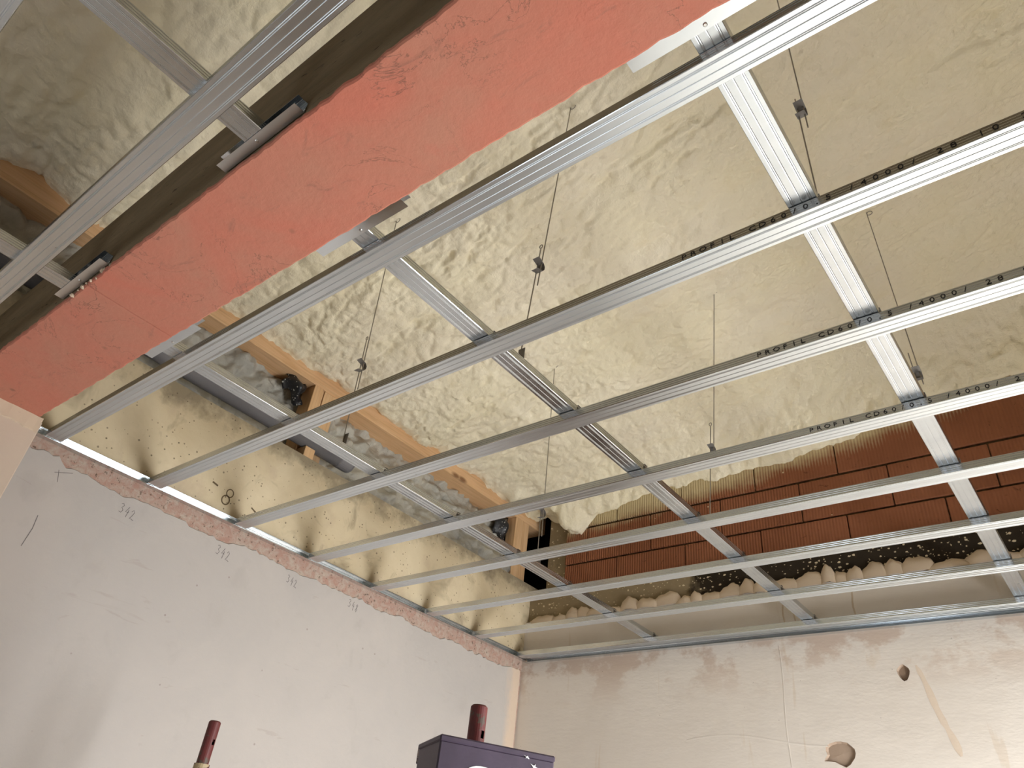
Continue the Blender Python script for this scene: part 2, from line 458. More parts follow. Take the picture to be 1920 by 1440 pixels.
# ------------------------------------------------------------------ room shell
b = MB(); b.box(-3.4, 1.4, -2.05, 4.15, FZ - 0.2, FZ)
struct(b.build('floor', MAT['floor']), 'grey screed floor')

# left wall: old wall core (shows as a pink strip under the edge channel) + plaster skin with a ragged top edge
b = MB(); b.box(-3.4, WX - 0.006, -2.0, 4.1, FZ, 0.0)
wall_left = struct(b.build('wall_left', MAT['pink']), 'left wall of pale pinkish plaster')
ys = np.arange(NY, WY + 0.001, 0.02)
top = -0.068 + 0.016 * fbm(ys * 4.0, ys * 0 + 3.3, 5, 4) * 2 + 0.010 * fbm(ys * 22.0, ys * 0 + 1.3, 9, 3) * 2
top = np.where(ys < 0.8, top + 0.03, top)
v = []; f = []
n = len(ys)
for i in range(n):
    v += [(WX, ys[i], top[i] - 0.003), (WX, ys[i], FZ), (WX - 0.008, ys[i], top[i] + 0.002)]
for i in range(n - 1):
    a = 3 * i; c = a + 3
    f += [(a, a + 1, c + 1, c), (a + 2, a, c, c + 2)]
mesh_obj('plaster_skin', v, f, MAT['wall_left'], wall_left)
# ring beam of tan concrete above the edge channel
P = np.zeros((2, 2, 3))
b = MB(); b.box(-3.4, WX - 0.004, -2.0, 4.1, 0.0, RING)
b.build('ring_beam', MAT['concrete'], wall_left)['label'] = 'tan pitted concrete ring beam'
# pencil writing on the left wall: height marks above the old ceiling line
DIG = {'3': [[(0, .9), (.3, 1), (.55, .8), (.25, .55), (.6, .35), (.4, .05), (0, .1)]],
       '4': [[(.45, 1), (.05, .4), (.65, .45)], [(.5, .7), (.38, -.1)]],
       '2': [[(.02, .75), (.25, 1), (.5, .8), (.3, .4), (.02, .05), (.3, .08), (.75, -.02)]],
       '8': [[(.4, .95), (.15, .8), (.35, .55), (.5, .25), (.25, 0), (.08, .2), (.35, .55), (.55, .8), (.4, .95)]]}
def pencil(y, z, s, h):
    b = MB(); w = h * 0.62
    for k, ch in enumerate(s):
        for st in DIG[ch]:
            pts = [(WX + 0.0002, y + k * w + p[0] * w * 0.95, z + p[1] * h - k * h * 0.12) for p in st]
            b.ribbon(pts, 0.0026, (1, 0, 0), 0.0003)
    b.build('pencil_number', MAT['pencil'], wall_left)['label'] = 'pencilled number ' + s
pencil(1.075, -0.142, '342', 0.040)
pencil(1.525, -0.142, '342', 0.042)
pencil(1.908, -0.133, '342', 0.036)
pencil(2.290, -0.124, '348', 0.040)
b = MB()
b.ribbon([(WX + 0.0002, 0.818, -0.27), (WX + 0.0002, 0.822, -0.32), (WX + 0.0002, 0.815, -0.39)], 0.003, (1, 0, 0), 0.0003)
b.ribbon([(WX + 0.0002, 0.80, -0.10), (WX + 0.0002, 0.86, -0.075)], 0.002, (1, 0, 0), 0.0003)
b.ribbon([(WX + 0.0002, 0.81, -0.085), (WX + 0.0002, 0.825, -0.13)], 0.002, (1, 0, 0), 0.0003)
b.build('pencil_stroke', MAT['pencil'], wall_left)
# painted figure eight and a dash on the ring beam
b = MB()
def circ(y, z, r, k=20): return [(WX - 0.0038, y + r * math.cos(2 * math.pi * i / k), z + r * math.sin(2 * math.pi * i / k) * 1.1) for i in range(k + 1)]
b.ribbon(circ(1.497, 0.136, 0.017), 0.005, (1, 0, 0), 0.0005)
b.ribbon(circ(1.487, 0.099, 0.019), 0.006, (1, 0, 0), 0.0005)
b.ribbon([(WX - 0.0038, 1.40, 0.15), (WX - 0.0038, 1.43, 0.143)], 0.008, (1, 0, 0), 0.0005)
b.ribbon([(WX - 0.0038, 1.62, 0.12), (WX - 0.0038, 1.655, 0.105)], 0.007, (1, 0, 0), 0.0005)
b.build('painted_eight', MAT['mark'], wall_left)['label'] = 'brown painted figure eight'

# pier that carries the red beam
b = MB(); b.bevbox(-2.99, -2.80, 0.10, 0.645, FZ, BEAM_Z - 0.012, 0.004)
pier = struct(b.build('wall_pier', MAT['pier']), 'tan plastered pier under the red beam')
v = []; f = []
ys = np.arange(0.10, 0.646, 0.015)
for i, y in enumerate(ys):
    o = 0.004 + 0.003 * random.random(); d = 0.05 + 0.006 * random.uniform(-1, 1)
    v += [(-2.80 + o, y, BEAM_Z - 0.001), (-2.80 + o * 0.7, y, BEAM_Z - d), (-2.801, y, BEAM_Z - d - 0.004), (-2.83, y, BEAM_Z - 0.001)]
for i in range(len(ys) - 1):
    a = 4 * i; c = a + 4
    f += [(a, a + 1, c + 1, c), (a + 1, a + 2, c + 2, c + 1), (a + 3, a, c, c + 3)]
mesh_obj('plaster_collar', v, f, MAT['filler'], pier)

# back wall with two chipped holes
def holes_wall(name, x0, x1, z0, z1, y, holes, mat, mat_in):
    xc = sorted({x0, x1, *[h[0] - h[2] for h in holes], *[h[0] + h[2] for h in holes]})
    zc = sorted({z0, z1, *[h[1] - h[3] for h in holes], *[h[1] + h[3] for h in holes]})
    b = MB()
    for i in range(len(xc) - 1):
        for j in range(len(zc) - 1):
            cx = (xc[i] + xc[i + 1]) / 2; cz = (zc[j] + zc[j + 1]) / 2
            if any(abs(cx - h[0]) < h[2] and abs(cz - h[1]) < h[3] for h in holes): continue
            b.add([(xc[i], y, zc[j]), (xc[i + 1], y, zc[j]), (xc[i + 1], y, zc[j + 1]), (xc[i], y, zc[j + 1])], [(0, 1, 2, 3)])
    for hx, hz, hw, hh, pts, dep in holes:
        n = len(pts); outer = []; inner = []; deep = []
        for px, pz in pts:
            a = math.atan2(pz, px); k = min(hw / max(abs(math.cos(a)), 1e-6), hh / max(abs(math.sin(a)), 1e-6))
            outer.append((hx + k * math.cos(a), y, hz + k * math.sin(a)))
            inner.append((hx + px, y, hz + pz)); deep.append((hx + px * 0.86, y + dep, hz + pz * 0.86))
        corners = [(hw, hh), (-hw, hh), (-hw, -hh), (hw, -hh)]
        for i in range(n):
            j = (i + 1) % n
            b.add([outer[i], outer[j], inner[j], inner[i]], [(0, 3, 2, 1)])
            # fill the rectangle corner between neighbouring spokes
            a0 = math.atan2(pts[i][1], pts[i][0]); a1 = math.atan2(pts[j][1], pts[j][0])
            for cx, cz in corners:
                ac = math.atan2(cz, cx)
                if (a1 - a0) % (2 * math.pi) > (ac - a0) % (2 * math.pi) > 1e-6:
                    b.add([outer[i], (hx + cx, y, hz + cz), outer[j]], [(0, 2, 1)])
            b.add([inner[i], inner[j], deep[j], deep[i]], [(0, 3, 2, 1)], 1)
        b.add(deep + [(hx + 0.1 * hw, y + dep * 0.7, hz)], [(i, n, (i + 1) % n) for i in range(n)], 1)
    b.add([(x0, y, z1), (x1, y, z1), (x1, y + 0.4, z1), (x0, y + 0.4, z1)], [(0, 1, 2, 3)])
    b.add([(x0, y + 0.4, z0), (x1, y + 0.4, z0), (x1, y + 0.4, z1), (x0, y + 0.4, z1)], [(3, 2, 1, 0)])
    return b.build(name, [mat, mat_in])
big = [(.068, .0), (.066, .018), (.054, .030), (.038, .044), (.012, .050), (-.012, .050), (-.040, .042), (-.058, .030), (-.060, .012), (-.055, -.004),
       (-.066, -.018), (-.072, -.030), (-.050, -.031), (-.025, -.034), (-.006, -.044), (.020, -.056), (.040, -.044), (.050, -.032), (.062, -.018)]
sml = [(.026 * math.cos(a) * (1 + .12 * math.sin(3 * a)), .034 * math.sin(a) * (1 + .1 * math.cos(4 * a))) for a in [2 * math.pi * i / 14 + 0.1 for i in range(14)]]
MAT['chip'] = m_plaster('bare_brown_plaster', lin(168, 148, 130), lin(158, 138, 120), lin(178, 160, 140))
wall_back = struct(holes_wall('wall_back', WX - 0.01, 1.13, FZ, 0.24, WY, [(-1.116, -0.545, 0.09, 0.075, big, 0.012), (-0.791, -0.218, 0.045, 0.05, sml, 0.02)], MAT['wall_back'], MAT['chip']),
                   'cream plastered back wall with chipped holes')
# trowel lumps of plaster squeezed up along the top edge of the back wall
def lump(x, w, h, d, z=0.235, seed=0):
    n, m = 17, 9; P = np.zeros((n, m, 3))
    for i in range(n):
        a = math.pi * i / (n - 1)                   # left to right over the crest
        for j in range(m):
            e = math.pi * j / (m - 1)               # from the wall face round to the back
            r = 1 + 0.10 * math.sin(3 * a + seed) + 0.07 * math.sin(5 * e + seed * 2) * math.sin(a) + 0.05 * math.sin(9 * a + 3 * e + seed)
            P[i, j] = (x - w / 2 * math.cos(a) * (1 + 0.08 * math.sin(seed + 2 * e)), WY + 0.012 - d * math.cos(e) * (0.25 + 0.75 * math.sin(a)), z - 0.02 + (h + 0.02) * (math.sin(a) ** 0.8) * (0.15 + 0.85 * math.sin(e)) * r)
    return grid_mesh('plaster_lump', P, MAT['filler'], wall_back, True, False)
xs = -2.92; k = 0
while xs < 1.05:
    w = random.choice((0.075, 0.10, 0.13, 0.17)); h = random.uniform(0.025, 0.075)
    if -1.75 < xs < -0.75: h += 0.012
    lump(xs + w / 2, w * 1.15, h, random.uniform(0.018, 0.034), 0.240, k * 1.7)
    xs += w * 0.85; k += 1

MAT['streak'] = m_plaster('tan_filler_streak', lin(210, 194, 176), lin(204, 187, 168), lin(214, 202, 186))
def wall_stroke(name, pts, w, mat, wob=0.0):
    v = []; f = []
    for i, (x, z) in enumerate(pts):
        a = Vector(pts[min(i + 1, len(pts) - 1)]) - Vector(pts[max(i - 1, 0)]); a.normalize()
        k = w * (0.5 + wob * random.uniform(-1, 1)) * (0.35 if i in (0, len(pts) - 1) else 1)
        v += [(x - a.y * k, WY - 0.0004, z + a.x * k), (x, WY - 0.0012, z), (x + a.y * k, WY - 0.0004, z - a.x * k)]
    for i in range(len(pts) - 1):
        p = 3 * i; f += [(p, p + 1, p + 4, p + 3), (p + 1, p + 2, p + 5, p + 4)]
    return mesh_obj(name, v, f, mat, wall_back, None, True)
wall_stroke('filler_streak', [(-0.735 + 0.10 * t_ + 0.003 * math.sin(9 * t_), -0.19 - 0.37 * t_) for t_ in [i / 14 for i in range(15)]], 0.024, MAT['streak'], 0.15)
wall_stroke('trowel_ridge', [(-1.86 + 0.70 * t_, -0.475 + 0.02 * math.sin(5 * t_) - 0.02 * t_ * t_) for t_ in [i / 18 for i in range(19)]], 0.010, MAT['wall_back'])
wall_stroke('trowel_ridge', [(-1.34 + 0.004 * math.sin(7 * t_), -0.05 - 0.55 * t_) for t_ in [i / 14 for i in range(15)]], 0.006, MAT['wall_back'])
for x in (-1.30, -1.245, -0.955):
    wall_stroke('trowel_ridge', [(x + 0.003 * math.sin(8 * t_), 0.20 - 0.15 * t_) for t_ in [i / 6 for i in range(7)]], 0.008, MAT['filler'])

# gable above: dark band, ribbed clay blocks
b = MB()
b.box(-2.735, 1.2, BRICK_Y + 0.012, 4.1, 0.30, 2.2, 0)
gable = struct(b.build('wall_gable', [MAT['mortar']]), 'gable wall of ribbed clay blocks above the back wall')
b = MB(); b.box(-2.97, 1.2, WY + 0.023, BRICK_Y + 0.3, 0.20, 0.405, 0)
b.build('tarred_band', MAT['band'], gable)['label'] = 'dark concrete band flecked with foam'
b = MB(); b.box(-2.90, -2.742, BRICK_Y + 0.02, 4.1, 0.39, 1.15, 0)
b.build('corner_column', MAT['band'], gable)
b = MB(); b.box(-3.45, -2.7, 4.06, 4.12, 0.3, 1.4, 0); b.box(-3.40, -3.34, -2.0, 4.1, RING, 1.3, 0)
b.build('recess_shade', MAT['void'], gable)  # black sheets standing in for deep shade in the open eave recess
brick_meshes = {}
def brick(x0, x1, z0, z1):
    w = round(x1 - x0, 3); h = round(z1 - z0, 3)
    if (w, h) not in brick_meshes:
        q = MB(); q.bevbox(-w / 2, w / 2, 0, 0.09, -h / 2, h / 2, 0.0035)
        o = q.build('brick', MAT['brick'], gable); brick_meshes[(w, h)] = o.data
    else:
        o = link_mesh('brick', brick_meshes[(w, h)], gable)
    o.location = ((x0 + x1) / 2, BRICK_Y + random.uniform(-0.003, 0.003), (z0 + z1) / 2)
    o.rotation_euler = (0, random.uniform(-0.003, 0.003), 0)
rows = [(0.400, 0.614, -1.874), (0.626, 0.858, -2.104), (0.872, 1.103, -1.883), (1.117, 1.348, -2.110), (1.362, 1.595, -1.88)]
for z0, z1, j in rows:
    x = j - 0.47 * 3
    while x < 1.1:
        a, c = max(x + 0.003, -2.745), min(x + 0.467, 1.115)
        if c - a > 0.06: brick(a, c, z0, z1)
        x += 0.47

# right wall with the window opening, near wall with an added unseen doorway
b = MB()
wy0, wy1, wz0, wz1 = 1.85, 3.35, -2.68, -0.95
b.box(RX, RX + 0.2, -2.0, wy0, FZ, 2.3); b.box(RX, RX + 0.2, wy1, 4.1, FZ, 2.3)
b.box(RX, RX + 0.2, wy0, wy1, FZ, wz0); b.box(RX, RX + 0.2, wy0, wy1, wz1, 2.3)
struct(b.build('wall_right', MAT['wall_back']), 'plastered right wall with the window')
b = MB()
for y in (wy0, (wy0 + wy1) / 2 - 0.03, wy1 - 0.06): b.box(RX + 0.07, RX + 0.13, y, y + 0.06, wz0, wz1)
for z in (wz0, wz1 - 0.06): b.box(RX + 0.07, RX + 0.13, wy0, wy1, z, z + 0.06)
struct(b.build('window_1', MAT['frame']), 'white framed window of the right wall')
b = MB()
b.box(-3.4, -2.2, NY - 0.2, NY, FZ, 2.3); b.box(-1.3, RX + 0.2, NY - 0.2, NY, FZ, 2.3); b.box(-2.2, -1.3, NY - 0.2, NY, -0.75, 2.3)
struct(b.build('wall_near', MAT['wall_left']), 'plastered near wall with an added doorway')
# unseen brown door added to the back wall to darken the metal reflections
b = MB(); b.bevbox(-2.86, -2.14, WY - 0.035, WY - 0.001, FZ, -0.86, 0.004)
dr = struct(b.build('added_door_1', MAT['door']), 'unseen dark brown door added on the back wall to darken reflections')
b = MB(); b.box(-2.94, -2.862, WY - 0.045, WY - 0.001, FZ, -0.78); b.box(-2.138, -2.06, WY - 0.045, WY - 0.001, FZ, -0.78); b.box(-2.862, -2.138, WY - 0.045, WY - 0.001, -0.858, -0.78)
b.build('added_door_frame', MAT['door'], dr)
q = MB(); q.bevbox(WX + 0.001, WX + 0.035, 2.98, 3.62, FZ, -1.05, 0.004)
dr2 = struct(q.build('added_door_2', MAT['door']), 'unseen dark brown panel added on the left wall to darken reflections')  # added out of view so the profiles mirror a dark corner
q = MB(); q.tube([(WX + 0.036, 3.05, -1.75), (WX + 0.07, 3.05, -1.75), (WX + 0.07, 3.15, -1.75)], 0.009, 8); q.build('added_door_handle', MAT['screw'], dr2)
b = MB(); b.tube([(-2.20, WY - 0.036, -1.70), (-2.20, WY - 0.075, -1.70), (-2.31, WY - 0.075, -1.70)], 0.009, 8); b.build('added_door_handle', MAT['screw'], dr)

# ------------------------------------------------------------------ sprayed foam under the roof
dx = 0.009
gx = np.arange(-3.20, 1.125, dx); gy = np.concatenate([np.arange(-1.78, 0.2, 0.012), np.arange(0.2, 3.84, dx)])
X, Y = np.meshgrid(gx, gy, indexing='ij')
wx = X + 0.05 * fbm(X * 3, Y * 3, 3, 3); wy = Y + 0.05 * fbm(X * 3 + 9, Y * 3, 4, 3)
amp = np.clip(1.0 - 0.35 * (X + 1.2), 0.62, 1.0)
ph = (Y + 0.10 * fbm(X * 1.6, Y * 1.6, 11, 3) + 0.06 * X) / 0.43
d = 0.026 * np.abs(np.sin(np.pi * ph)) ** 0.7
d += 0.050 * fbm(X * 0.9, Y * 1.3, 21, 3)
bil = np.abs(fbm(wx * 7.5, wy * 9.5, 31, 2)) ** 0.8
d += 0.026 * bil * amp
bil2 = np.abs(fbm(wx * 20, wy * 24, 41, 3)) ** 0.85
patch = np.clip(0.55 + 1.6 * fbm(X * 1.3 + 5, Y * 1.7, 51, 3), 0.12, 1.0)
d += 0.017 * bil2 * patch * amp
wor = np.clip(1 - worley(wx * 9, wy * 9, 61), 0, 1)
d += 0.018 * wor * np.clip(0.2 + 1.8 * fbm(X * 2.1, Y * 2.1, 71, 2), 0, 1) * amp
cr = fbm(X * 1.1 + 0.3 * Y, Y * 4.2, 171, 4, 0.55)
crease = np.exp(-(cr / 0.035) ** 2) * np.clip(0.5 + 2.2 * fbm(X * 1.0, Y * 1.0, 181, 2), 0, 1)
d -= 0.016 * crease                                   # torn creases between sprayed runs
cr2 = fbm(wx * 4.0, wy * 9.0, 191, 3, 0.6)
d -= 0.007 * np.exp(-(cr2 / 0.03) ** 2) * (0.4 + 0.6 * np.clip((X + 1.5) / 1.0, 0, 1))
d += 0.0095 * np.abs(fbm(wx * 38, wy * 46, 83, 2)) * (0.45 + 0.55 * patch)
d += 0.004 * fbm(X * 60, Y * 60, 81, 2) * patch
Z = roof_z(X) - d + 0.02
# the foam runs down onto the gable
tgt = np.interp(gx, [-2.95, -2.82, -2.72, -2.62, -2.5, -2.1, -1.5, -0.93, -0.52, 0.0, 0.6, 1.2], [1.04, 0.97, 0.86, 0.86, 0.96, 1.02, 1.03, 1.06, 1.15, 1.21, 1.27, 1.32])
tgt = tgt + 0.03 * fbm(gx * 5, gx * 0 + 1.7, 91, 3)
drop = np.maximum(roof_z(gx) - tgt, 0.0)[:, None]
s = np.clip(BRICK_Y - Y, 0, 10)
Z -= drop * np.exp(-(s / 0.16) ** 1.15)
# lumps hanging in the corner
for cx, cy, r, hgt in ((-2.70, 3.70, 0.06, 0.10), (-2.62, 3.74, 0.05, 0.06), (-2.78, 3.62, 0.05, 0.05), (-2.5, 3.73, 0.05, 0.05), (-2.93, 3.45, 0.07, 0.06)):
    Z -= hgt * np.exp(-(((X - cx) ** 2 + (Y - cy) ** 2) / r ** 2) ** 1.5)
# ragged rolled edge along the timber wall plate
edge = 0.03 * fbm(gy * 2.2, gy * 0 + 0.5, 101, 4)[None, :] * 2
Z += (edge + 0.025) * np.exp(-np.clip(X - TIMB_X, 0, 9) / 0.05)
Z = np.where(X < TIMB_X + 0.005, np.maximum(Z, TIMB_Z + 0.015), Z)
st_ = np.clip(drop / 0.16 * np.exp(-(s / 0.16) ** 1.15), 0, 2)
Y2 = Y - st_ * (0.013 * (np.abs(fbm(X * 8, Z * 8, 211, 3)) * 2) + 0.008 * np.abs(fbm(X * 24, Z * 24, 213, 2))) * np.clip((BRICK_Y - Y) / 0.03 + 0.35, 0.35, 1)
Y2 = np.where(Y > BRICK_Y + 0.01, Y, Y2)
foam = struct(grid_mesh('ceiling', np.stack([X, Y2, Z], -1), MAT['foam'], None, True, True), 'lumpy cream spray foam under the sloping roof')
b = MB()
b.add([(-3.5, -2.1, roof_z(-3.5) + 0.30), (1.4, -2.1, roof_z(1.4) + 0.30), (1.4, 4.2, roof_z(1.4) + 0.30), (-3.5, 4.2, roof_z(-3.5) + 0.30),
       (-3.5, -2.1, roof_z(-3.5) + 0.36), (1.4, -2.1, roof_z(1.4) + 0.36), (1.4, 4.2, roof_z(1.4) + 0.36), (-3.5, 4.2, roof_z(-3.5) + 0.36)],
      [(0, 3, 2, 1), (4, 5, 6, 7), (0, 1, 5, 4), (1, 2, 6, 5), (2, 3, 7, 6), (3, 0, 4, 7)])
b.build('roof_deck', MAT['plank'], foam)

# grey dirty foam filling the eave behind the wall plate
gy2 = np.arange(-1.75, 3.60, 0.012); gz2 = np.arange(RING - 0.005, 1.13, 0.012)
Yv, Zv = np.meshgrid(gy2, gz2, indexing='ij')
rel = (Zv - RING) / 0.6
out = 0.02 + 0.06 * np.abs(fbm(Yv * 5, Zv * 6, 111, 3)) * 2 + 0.05 * np.clip(1 - worley(Yv * 8, Zv * 9, 121), 0, 1)
rollout = 1 / (1 + np.exp(-(Yv - 2.12) / 0.04))
out += rollout * 0.17 * np.clip(1 - rel * 1.25, 0, 1) + (1 - rollout) * 0.03 * rel
out += 0.035 * np.abs(fbm(Yv * 18, Zv * 20, 133, 3)) + 0.012 * fbm(Yv * 40, Zv * 40, 131, 3)
Xv = -3.27 + out
eave = struct(grid_mesh('wall_eave', np.stack([Xv, Yv, Zv], -1), MAT['foam_grey'], None, True, False), 'dirty grey foam filling the eave above the ring beam')

# ------------------------------------------------------------------ red soffit beam
beam = empty('ceiling_beam', (-0.8, 0.5, BEAM_Z))
tag(beam, 'wide beam with a faded red plastered soffit crossing the ceiling', 'beam')
def local(o, par):
    o.parent = par; o.matrix_parent_inverse = Matrix.Translation(-par.location)
    return o
b = MB(); b.box(-2.99, RX + 0.05, BEAM_Y0 + 0.003, BEAM_Y1 - 0.003, BEAM_Z + 0.012, 0.345)
local(b.build('beam_core', MAT['beam_side']), beam)['label'] = 'rough brown beam side'
b = MB(); b.box(-2.99, RX + 0.05, BEAM_Y1 - 0.16, BEAM_Y1 - 0.004, 0.345, 0.72)
local(b.build('upstand', MAT['beam_side']), beam)['label'] = 'brown masonry upstand above the beam'
def soffit(x0, x1):
    xs = np.arange(x0, x1 + 0.006, 0.012)
    n = len(xs); v = []; f = []
    j0 = 0.0028 * fbm(xs * 26, xs * 0 + 2.2, 141, 3) * 2; j1 = 0.0028 * fbm(xs * 26, xs * 0 + 7.2, 151, 3) * 2
    e0 = 0.003 * np.sin(0) + 0.0 * xs
    for i in range(n):
        a, c = BEAM_Y0 + j0[i], BEAM_Y1 + j1[i]
        v += [(xs[i], a, BEAM_Z + 0.014), (xs[i], a, BEAM_Z + 0.003), (xs[i], a + 0.004, BEAM_Z), (xs[i], (a + c) / 2, BEAM_Z - 0.001), (xs[i], c - 0.004, BEAM_Z), (xs[i], c, BEAM_Z + 0.003), (xs[i], c, BEAM_Z + 0.014)]
    for i in range(n - 1):
        for k in range(6):
            a = 7 * i + k; f.append((a, a + 1, a + 8, a + 7))
    f += [tuple(range(7))[::-1], tuple(7 * (n - 1) + k for k in range(7))]
    return local(mesh_obj('plaster_panel', v, f, MAT['red']), beam)
soffit(-2.80, -1.9115); soffit(-1.9065, 1.118)
b = MB(); b.box(-1.9125, -1.9055, BEAM_Y0 + 0.004, BEAM_Y1 - 0.004, BEAM_Z + 0.0035, BEAM_Z + 0.013)
local(b.build('soffit_joint', MAT['mortar']), beam)
for k in range(9):
    bm = bmesh.new(); bmesh.ops.create_icosphere(bm, subdivisions=1, radius=1.0)
    r = random.uniform(0.004, 0.009)
    for v_ in bm.verts: v_.co = v_.co * r * random.uniform(0.6, 1.2)
    c = Vector((-1.99 + 0.026 * k + random.uniform(-0.008, 0.008), BEAM_Y0 - 0.001 + random.uniform(-0.001, 0.003), BEAM_Z + random.uniform(0.001, 0.012)))
    bm.verts.index_update()
    local(mesh_obj('plaster_crumb', [v_.co + c for v_ in bm.verts], [[q.index for q in f_.verts] for f_ in bm.faces], MAT['filler']), beam); bm.free()

# ------------------------------------------------------------------ galvanized profiles
def section_cd(gw, gd):
    w, h = 0.060, 0.027
    side = [(0.008, h - 0.0004), (0.0012, h - 0.0004), (0, h - 0.0014)]
    for g in (0.0205, 0.0135, 0.0065): side += [(0, g + 0.0022), (0.0004, g + 0.0010), (0.0004, g - 0.0010), (0, g - 0.0022)]
    side += [(0, 0.0012), (0.0012, 0)]
    bot = []
    for g in (0.010, 0.0135, 0.030, 0.0465, 0.050): bot += [(g - gw, 0), (g, gd), (g + gw, 0)]
    return side, bot, [(w - x, z) for x, z in side[::-1]]
def extrude(path, kinds, thick, length, axis, name, mats):
    """path in (across, up); sheet of given thickness; extruded along x or y from 0 to length"""
    p = [Vector((a, c)) for a, c in path]; n = len(p); inner = []
    for i in range(n):
        d = (p[min(i + 1, n - 1)] - p[max(i - 1, 0)]).normalized()
        inner.append(p[i] + Vector((-d.y, d.x)) * thick)
    loop = p + inner[::-1]; m = len(loop)
    P = lambda q, s: (s, q.x, q.y) if axis == 'x' else (q.x, s, q.y)
    v = [P(q, 0) for q in loop] + [P(q, length) for q in loop]
    f = []; mi = []
    for i in range(m):
        j = (i + 1) % m
        f.append((i, m + i, m + j, j) if axis == 'x' else (i, j, m + j, m + i)); mi.append(kinds[i] if i < len(kinds) else 0)
    for i in range(n - 1):
        q = (i, i + 1, m - 2 - i, m - 1 - i); f.append(q); f.append(tuple(m + k for k in q[::-1])); mi += [0, 0]
    me = bpy.data.meshes.new(name); me.from_pydata(v, [], f)
    for x in mats: me.materials.append(x)
    me.polygons.foreach_set('material_index', mi); me.update()
    return me
S, Bt, S2 = section_cd(0.0014, 0.00055)
path_c = S + Bt + S2
S, Bt, S2 = section_cd(0.0014, 0.0012)
path = S + Bt + S2
kinds = [0] * (len(S) - 1) + [1] * (len(Bt) + 1) + [0] * (len(S2) - 1)
GM = [MAT['galv'], MAT['galv_k']]
ORD = ['first', 'second', 'third', 'fourth', 'fifth', 'sixth', 'seventh', 'eighth']
LONG_Y = [0.7017, 1.1220, 1.5459, 1.9651, 2.3790, 2.7925, 3.2058, 3.6208]
LX0, LLEN = -2.930, 4.035
me_long = extrude(path, kinds, 0.0007, LLEN, 'x', 'ceiling_profile', GM)
long_objs = []
for i, y in enumerate(LONG_Y):
    o = link_mesh('ceiling_profile', me_long, None, (LX0, y, 0))
    lab = ['long galvanized profile next to the red beam, first on its far side', 'second long galvanized profile from the red beam, printed on its side',
           'third long galvanized profile from the red beam, printed on its side', 'fourth long galvanized profile from the red beam, printed, crossing the foam edge',
           'fifth long galvanized profile from the red beam, in front of the brick courses', 'sixth long galvanized profile from the red beam, below the clay bricks',
           'seventh long galvanized profile from the red beam, in front of the plaster lumps', 'last long galvanized profile, tight along the back wall'][i]
    tag(o, lab, 'metal profile', 'long ceiling profiles'); long_objs.append(o)
for y, lab in ((0.2085, 'long galvanized profile on the near side of the red beam, at upper left'), (-0.146, 'long galvanized profile cut off by the top left corner')):
    tag(link_mesh('ceiling_profile', me_long, None, (LX0, y, 0)), lab, 'metal profile', 'long ceiling profiles')

CZ = 0.0283
CROSS_X = [-2.0584, -1.1814, -0.2865]
GC = [MAT['galv'], MAT['galv_c']]
me_cross = extrude(path_c, kinds, 0.0007, 3.075, 'y', 'cross_profile', GC)
me_cross2 = extrude(path_c, kinds, 0.0007, 2.05, 'y', 'cross_profile', GC)
cl = ['cross profile nearest the left wall, passing over the pipe and timber posts', 'middle cross profile running under the foam to the back wall', 'right cross profile, brightest of the three beyond the red beam']
for x, lab in zip(CROSS_X, cl):
    tag(link_mesh('cross_profile', me_cross, None, (x, 0.640, CZ)), lab, 'metal profile', 'cross ceiling profiles')
for x, lab in ((-2.045, 'short cross profile before the red beam, at the left picture edge'), (-1.166, 'cross profile before the red beam, crossing the foam at upper left')):
    tag(link_mesh('cross_profile', me_cross2, None, (x, -1.700, CZ)), lab, 'metal profile', 'cross ceiling profiles')

# printed lettering on the sides of three profiles
def letter_mesh(ch, size, sx):
    cu = bpy.data.curves.new('txt', 'FONT'); cu.body = ch; cu.size = size; cu.extrude = 0.0002; cu.resolution_u = 2
    o = bpy.data.objects.new('txt', cu); COL.objects.link(o)
    bpy.context.view_layer.update()
    me = bpy.data.meshes.new_from_object(o.evaluated_get(bpy.context.evaluated_depsgraph_get()))
    xs = [p.co.x for p in me.vertices]; cx = (min(xs) + max(xs)) / 2
    m = bpy.data.meshes.new('printed_letter')
    m.from_pydata([((p.co.x - cx) * sx, -p.co.z, p.co.y) for p in me.vertices], [], [tuple(p.vertices) for p in me.polygons])
    m.materials.append(MAT['ink']); m.update()
    bpy.data.objects.remove(o); bpy.data.meshes.remove(me); bpy.data.curves.remove(cu)
    return m
TEXT = 'PROFIL CD60/0.5 /4000/ 28 10 2'
LM = {ch: letter_mesh(ch, 0.0195, 1.25) for ch in sorted(set(TEXT)) if ch != ' '}
for i, x0 in ((1, -0.530), (2, -0.528), (3, -0.540)):
    for k, ch in enumerate(TEXT):
        if ch != ' ': link_mesh('printed_letter', LM[ch], long_objs[i], (x0 - LX0 + k * 0.0232, -0.0004, 0.0065))

